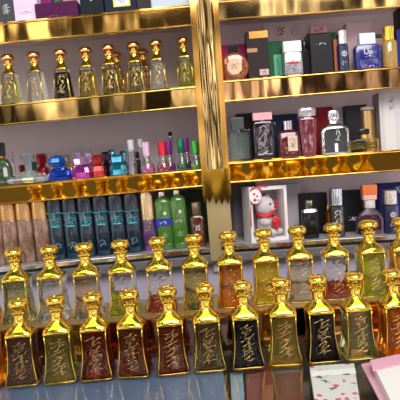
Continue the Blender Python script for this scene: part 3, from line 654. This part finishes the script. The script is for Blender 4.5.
carton('light silver carton behind right shoulder of silver-framed bottle', R3, 339, 109, 17, 1.268, mat('silver_card', (.42, .38, .42), .35, .3), d=.03)
it = B('silver_framed_bottle', 'broad black bottle with silver frame, shoulders and cap', R3, 334, 111, 28, 1.185, d=.024)
it.loft('silver_frame', mat('bright_silver', (.70, .68, .68), .14, 1), [(0, .44, 6), (.03, .5, 6), (.55, .5, 6), (.64, .42, 4), (.70, .22, 3), (.73, .17, 2.5), (.80, .16, 2.2)], 30)
it.loft('cap', CHROME, [(.80, .19, 3), (.82, .2, 3), (.98, .2, 3), (1, .17, 3)], 20)
bm = bmesh.new(); pts = [(-.40, .05), (.40, .05), (.40, .50), (.34, .59), (.1, .60), (-.1, .60), (-.34, .59), (-.40, .50)]
o = slab('black_panel', [(a * it.w, b * it.h) for a, b in pts], -it.d / 2 - .0012, -it.d / 2 + .001, BLACK, it.r, .0005); bm.free()
it.marks('lettering', INKW, -.02, .16, .3, .56, 2, .0006, 10, y=-it.d / 2 - .0015); it.box('silver_clip', CHROME, -.06, .06, .06, .24, d=it.d + .004)
carton('tall matte black carton right of the silver-framed bottle', R3, 355, 106, 21, 1.245, BLACKM, d=.034)
it = B('gold_cylinder_box', 'tall gold cylinder canister with white lid', R3, 367.5, 107, 14, 1.232, cat='canister')
it.cyl('canister', mat('matte_gold', (.62, .38, .16), .28, .85), 0, .92, 1, N=28); it.cyl('lid', mat('pale_lid', (.62, .58, .55), .4), .921, 1, 1.02, N=28)
it = B('flat_clear_bottle', 'low wide clear bottle of amber scent with black cap', R3, 364, 129, 29, 1.178, d=.022)
it.loft('bottle_body', mat('ice_glass', (.93, .92, .85), .03, 0, trans=1, ior=1.3), [(0, .46, 6), (.04, .5, 6), (.50, .5, 6), (.58, .42, 5)], 26); it.loft('liquid', Lq['yolive'], [(.15, .40, 5), (.42, .40, 5)], 20)
it.cyl('collar', GOLD, .585, .76, .22); it.loft('cap', BLACK, [(.765, .17, 3), (.8, .2, 3), (.96, .2, 3), (1, .16, 3)], 18)
it = carton('large white carton with cut-out tag at right edge', R3, 393, 93, 33, 1.225, mat('milk_card', (.66, .64, .62), .45), d=.045)
it.box('tag', mat('pearl_paper', (.62, .58, .62), .4), -.12, .35, .72, .93, d=.0465, bev=0); it.marks('figure_print', INKD, -.2, -.04, .70, .92, 2, .0007, 4); it.box('inner_panel', mat('misty_window', (.55, .58, .56), .2), -.05, .5, .03, .66, d=.0456, bev=0)
it.box('side_fold', mat('fold_card', (.58, .55, .55), .5), -.5, -.36, .0, .99, d=.0454, bev=0)

# ---- R4 bay (lowest right)
carton('slate carton behind left edge of the teddy gift box', R4, 244, 183, 24, 1.285, mat('slate_card', (.16, .15, .17), .5), d=.03)
carton('grey carton behind right edge of the teddy gift box', R4, 291, 184, 19, 1.27, mat('dove_card', (.46, .43, .46), .5), d=.03)
gb = Item('gift_box', 'white window gift box with red ribbon holding a teddy bear', 'gift box', R4, 264.5, 186, 39, 1.20, d=.055, rz=.22)
W = mat('gift_white', (.80, .78, .80), .45)
gb.box('side_panel', W, -.5, -.42); gb.box('side_panel', W, .42, .5); gb.box('top_panel', W, -.4195, .4195, .93, 1); gb.box('base_panel', W, -.4195, .4195, 0, .07)
box('back_panel', -.4195 * gb.w, .4195 * gb.w, gb.d / 2 - .002, gb.d / 2, .0705 * gb.h, .9295 * gb.h, mat('gift_inner', (.38, .33, .37), .6), gb.r)
RED = mat('red_satin', (.70, .02, .03), .35)
bm = bmesh.new(); y0 = -gb.d / 2 - .003
bm_tube(bm, [(-.40 * gb.w, y0, .98 * gb.h), (-.47 * gb.w, y0, .7 * gb.h), (-.5 * gb.w, y0 - .001, .45 * gb.h), (-.49 * gb.w, y0, .3 * gb.h)], .0012, 5)
bm_tube(bm, [(-.40 * gb.w, y0, .98 * gb.h), (-.2 * gb.w, y0, 1.02 * gb.h), (.0 * gb.w, y0, 1.005 * gb.h)], .0014, 5)
for sx in (-1, 1): bm_tube(bm, [((-.33 + sx * .14 * math.sin(t)) * gb.w, y0 - .002, (.90 + .09 * math.sin(2 * t)) * gb.h) for t in [i * math.pi / 8 for i in range(9)]], .0014, 5)
link('red_ribbon', bm, RED, gb.r, True)
bm = bmesh.new(); bm_ball(bm, (-.36 * gb.w, y0 - .003, .83 * gb.h), (.0145, .0015, .0165), 3); tg = link('round_tag', bm, WHITE, gb.r, True)
bm = bmesh.new()
for dx, dz, rr in ((-.003, .006, .003), (.004, .001, .0025), (-.002, -.007, .0035), (.006, -.008, .002)): bm_ball(bm, (-.36 * gb.w + dx, y0 - .0045, .83 * gb.h + dz), (rr, .0008, rr), 2)
link('red_spots', bm, RED, tg, True)
# teddy
FUR = mat('white_plush', (.74, .68, .70), .9, bump=(900, .5, (1, 1, 1)))
a = gb.r.location; k = gb.h / 54.0
td = empty('teddy_bear', (a.x - .0005, a.y, a.z + .0705 * gb.h + .0006), (0, 0, .9)); tag(td, 'small white plush teddy bear holding a red heart inside gift box', 'teddy bear')
bm = bmesh.new()
for c, r in (((0, 0, 12), (9, 8, 12)), ((0, -1, 30), (10.5, 9.5, 10)), ((-7.5, 0, 38.5), (3.6, 2.6, 3.6)), ((7.5, 0, 38.5), (3.6, 2.6, 3.6)), ((0, -9, 28), (4.4, 3.6, 3.6)), ((-8.5, -5, 15), (3.8, 6, 4)), ((8.5, -5, 15), (3.8, 6, 4)), ((-6, -9, 4.4), (4.2, 7, 4.2)), ((6, -9, 4.4), (4.2, 7, 4.2))):
    bm_ball(bm, [q_ * k for q_ in c], [q_ * k for q_ in r], 3)
tb = link('plush_body', bm, FUR, td, True); md = tb.modifiers.new('merge', 'REMESH'); md.mode = 'VOXEL'; md.voxel_size = .9 * k; md.use_smooth_shade = True
bm = bmesh.new(); bm_ball(bm, (-3.6 * k, -9.6 * k, 32 * k), 1.1 * k, 2); bm_ball(bm, (3.6 * k, -9.6 * k, 32 * k), 1.1 * k, 2); bm_ball(bm, (0, -12.6 * k, 29 * k), (1.5 * k, 1 * k, 1.1 * k), 2); link('eyes_and_nose', bm, BLACK, td, True)
bm = bmesh.new(); bm_ball(bm, (-2.6 * k, -13 * k, 15 * k), (4 * k, 2.6 * k, 4 * k), 2); bm_ball(bm, (2.6 * k, -13 * k, 15 * k), (4 * k, 2.6 * k, 4 * k), 2); bm_ball(bm, (0, -13 * k, 11 * k), (4.2 * k, 2.4 * k, 4.6 * k), 2); link('red_heart', bm, RED, td, True)
bm = bmesh.new(); bm_tube(bm, [(9.2 * k * math.cos(t), -1 * k + 8.4 * k * math.sin(t), (21.5 + 1.2 * math.sin(3 * t)) * k) for t in [i * math.pi / 10 for i in range(20)]], 1.9 * k, 6, True)
bm_tube(bm, [(8 * k, -5 * k, 22 * k), (11.5 * k, -7 * k, 28 * k), (9.5 * k, -7 * k, 33 * k), (8 * k, -6.6 * k, 27 * k)], 2 * k, 6); link('red_scarf', bm, RED, td, True)

it = B('black_perfume_bottle', 'black bottle with bright chrome neck right of the teddy box', R4, 309.5, 200, 16, 1.185, d=.022)
it.loft('bottle_body', BLACK, [(0, .46, 5), (.03, .5, 5), (.66, .5, 5), (.74, .36, 4), (.77, .22, 3)], 24); it.cyl('cap', CHROME, .772, 1, .46)
it.loft('silver_collar', SILVER, [(.69, .505, 5), (.76, .42, 4), (.775, .3, 3)], 24)
carton('black carton behind the chrome-necked bottle', R4, 312, 193, 28, 1.26, BLACKM, d=.03)
it = B('dark_spray_bottle', 'dark cylinder bottle with mirror-chrome cap and silver print', R4, 336.5, 188, 15, 1.185)
it.cyl('bottle_body', mat('smoked_lacquer', (.04, .04, .045), .12, .3, coat=.8), 0, .63, 1, N=26); it.cyl('cap', mat('blue_chrome', (.50, .58, .68), .08, 1), .64, 1, .9, N=12)
it.marks('lettering', INKW, -.3, .3, .2, .56, 4, .0006, 8, y=-it.w / 2 + .0004)
it = B('amber_mini_bottle', 'narrow amber bottle half hidden left of chrome-capped cylinder', R4, 328.5, 205, 6, 1.21, d=.012); it.box('bottle_body', Lq['amber'], z1=.75); it.cyl('cap', GOLD_OLD, .755, 1, .6)
it = carton('wide black carton with white print between chrome cap and orange cap bottles', R4, 352, 190, 20, 1.26, BLACKM, d=.03); it.marks('lettering', INKW, -.3, .3, .26, .36, 2, .0007, 11)
it = B('round_shoulder_bottle', 'clear round-shouldered bottle with orange and peach cap', R4, 369, 185, 29, 1.19, d=.024)
it.loft('bottle_body', mat('lilac_glass', (.90, .86, .93), .03, 0, trans=1, ior=1.3), [(0, .44, 4), (.03, .5, 4), (.28, .49, 4), (.42, .38, 3.4), (.50, .22, 3), (.53, .16, 3)], 28)
it.loft('liquid', liq('wine', (.32, .10, .18), .6), [(.08, .36, 3.4), (.28, .38, 3.4), (.38, .28, 3)], 20)
it.box('clear_sleeve', mat('sleeve_glass', (.75, .72, .74), .08, .2, trans=.4), -.17, .17, .53, .70, d=.014); it.box('peach_band', mat('peach_plastic', (.78, .48, .38), .35), -.23, .23, .701, .80, d=.018); it.box('orange_cap', mat('orange_plastic', (.72, .16, .04), .3), -.25, .25, .801, 1, d=.02, bev=.001)
it = carton('navy carton with pale marks behind the last navy spray', R4, 390, 183, 26, 1.26, mat('royal_card', (0, 0, 0)), d=.03); it.marks('emblem', INKW, .1, .35, .78, .92, 2, .0006, 3)
navy_tube('navy cylinder spray with silver cap on the lowest right shelf', R4, 390, 190, 15, 1.185)

# ------------------------------------------------------------------ things in and on the counter
def lay(name, label, px, zt, th, material, cat='box', group=None):
    """slab lying flat; px = four image corners of its top face"""
    P = [atz(x, y, zt) for x, y in px]; c = sum(P, Vector()) / 4
    r = empty(name, (c.x, c.y, zt - th)); tag(r, label, cat, group)
    bm = bmesh.new(); t = [bm.verts.new((p.x - c.x, p.y - c.y, th)) for p in P]; b = [bm.verts.new((p.x - c.x, p.y - c.y, 0)) for p in P]
    bm.faces.new(t); bm.faces.new(list(reversed(b)))
    for i in range(4): bm.faces.new((t[i], b[i], b[(i + 1) % 4], t[(i + 1) % 4]))
    bmesh.ops.recalc_face_normals(bm, faces=bm.faces[:]); bmesh.ops.bevel(bm, geom=bm.edges[:], offset=.0004, segments=1, affect='EDGES')
    link('carton' if cat == 'box' else 'cover', bm, material, r)
    return r, P, c
zb = ZC - .012; GC = 'boxes under the counter glass'; TH = .0398
lay('perfume_box', 'pale blue carton edge under the counter glass', [(232, 408), (245, 408), (242.5, 372), (230, 373)], zb, TH, mat('sky_card', (.50, .60, .75), .4), group=GC)
lay('perfume_box', 'dull red carton under the glass below the black bottle', [(247, 408), (274, 406), (271, 362), (245, 364)], zb, TH, mat('brick_card', (.34, .085, .075), .4), group=GC)
lay('perfume_box', 'brown-red carton under the glass below the yellow-olive bottle', [(276.5, 406), (306, 404), (301, 372), (273.5, 374)], zb, TH, mat('brown_red_card', (.22, .07, .05), .4), group=GC)
lay('perfume_box', 'grey film-wrapped carton behind the brown-red one under glass', [(273, 373), (301, 371), (299, 358), (272, 360)], zb, TH, mat('film_grey', (.22, .20, .20), .2, coat=.8), group=GC)
def floral(name, col):
    m = mat(name, col, .45)
    nt = m.node_tree; b = nt.nodes['Principled BSDF']; t = nt.nodes.new('ShaderNodeTexCoord')
    v = nt.nodes.new('ShaderNodeTexVoronoi'); v.inputs['Scale'].default_value = 75; v.inputs['Randomness'].default_value = .9
    r = nt.nodes.new('ShaderNodeValToRGB'); r.color_ramp.interpolation = 'LINEAR'; r.color_ramp.elements[0].position = .30; r.color_ramp.elements[0].color = (1, 1, 1, 1); r.color_ramp.elements[1].position = .42; r.color_ramp.elements[1].color = (0, 0, 0, 1)
    r2 = nt.nodes.new('ShaderNodeValToRGB'); r2.color_ramp.interpolation = 'CONSTANT'; r2.color_ramp.elements[0].color = (.62, .06, .14, 1); r2.color_ramp.elements[1].position = .5; r2.color_ramp.elements[1].color = (.10, .13, .08, 1)
    e = r2.color_ramp.elements.new(.75); e.color = (*col, 1)
    mx = nt.nodes.new('ShaderNodeMix'); mx.data_type = 'RGBA'; mx.inputs['A'].default_value = (*col, 1)
    
    nn = nt.nodes.new('ShaderNodeTexNoise'); nn.inputs['Scale'].default_value = 160; va = nt.nodes.new('ShaderNodeVectorMath'); va.operation = 'MULTIPLY_ADD'; va.inputs[1].default_value = (.014, .014, .014)
    nt.links.new(t.outputs['Object'], nn.inputs['Vector']); nt.links.new(nn.outputs['Color'], va.inputs[0]); nt.links.new(t.outputs['Object'], va.inputs[2]); nt.links.new(va.outputs[0], v.inputs['Vector']); nt.links.new(v.outputs['Distance'], r.inputs[0]); nt.links.new(v.outputs['Color'], r2.inputs[0])
    nt.links.new(r.outputs[0], mx.inputs['Factor']); nt.links.new(r2.outputs[0], mx.inputs['B']); nt.links.new(mx.outputs['Result'], b.inputs['Base Color']); return m
fz = ZC + .0006
r, P, c = lay('floral_card', 'white gift card box printed with pink roses on the counter', [(316, 410), (361, 407), (354, 363), (309.5, 366)], ZC + .0065, .0062, floral('rose_print', (.66, .66, .68)), 'card')
Q = [atz(x, y, ZC + .007) for x, y in [(311, 375.5), (356, 372.5), (355, 368), (310.4, 371)]]
bm = bmesh.new(); f = [bm.verts.new((p.x - c.x, p.y - c.y, .0066)) for p in Q]; g = [bm.verts.new((p.x - c.x, p.y - c.y, .0061)) for p in Q]; bm.faces.new(f); bm.faces.new(g[::-1])
for i in range(4): bm.faces.new((f[i], g[i], g[(i + 1) % 4], f[(i + 1) % 4]))
bmesh.ops.recalc_face_normals(bm, faces=bm.faces[:]); link('white_band', bm, WHITE, r)
nb, P, c = lay('notebook', 'pink-covered notebook with white pages lying at lower right corner', [(389, 418), (445, 411), (425, 350), (361, 364)], ZC + .0035, .0032, mat('notebook_pink', (.80, .42, .58), .4), 'notebook')
def sub(name, px, z0, z1, m):
    Q = [atz(x, y, z1) for x, y in px]; bm = bmesh.new(); f = [bm.verts.new((p.x - c.x, p.y - c.y, z1 - nb.location.z)) for p in Q]; g = [bm.verts.new((p.x - c.x, p.y - c.y, z0 - nb.location.z)) for p in Q]
    bm.faces.new(f); bm.faces.new(g[::-1])
    for i in range(4): bm.faces.new((f[i], g[i], g[(i + 1) % 4], f[(i + 1) % 4]))
    bmesh.ops.recalc_face_normals(bm, faces=bm.faces[:]); bmesh.ops.bevel(bm, geom=bm.edges[:], offset=.0004, segments=1, affect='EDGES'); link(name, bm, m, nb)
sub('page_block', [(397, 414), (446, 408), (425, 352), (374, 366)], ZC + .0037, ZC + .016, WHITE)
sub('pink_spine', [(373, 371), (425, 358), (424, 349), (370, 360)], ZC + .0162, ZC + .0175, mat('notebook_pink', (0, 0, 0)))
for p in protos + sp: pass
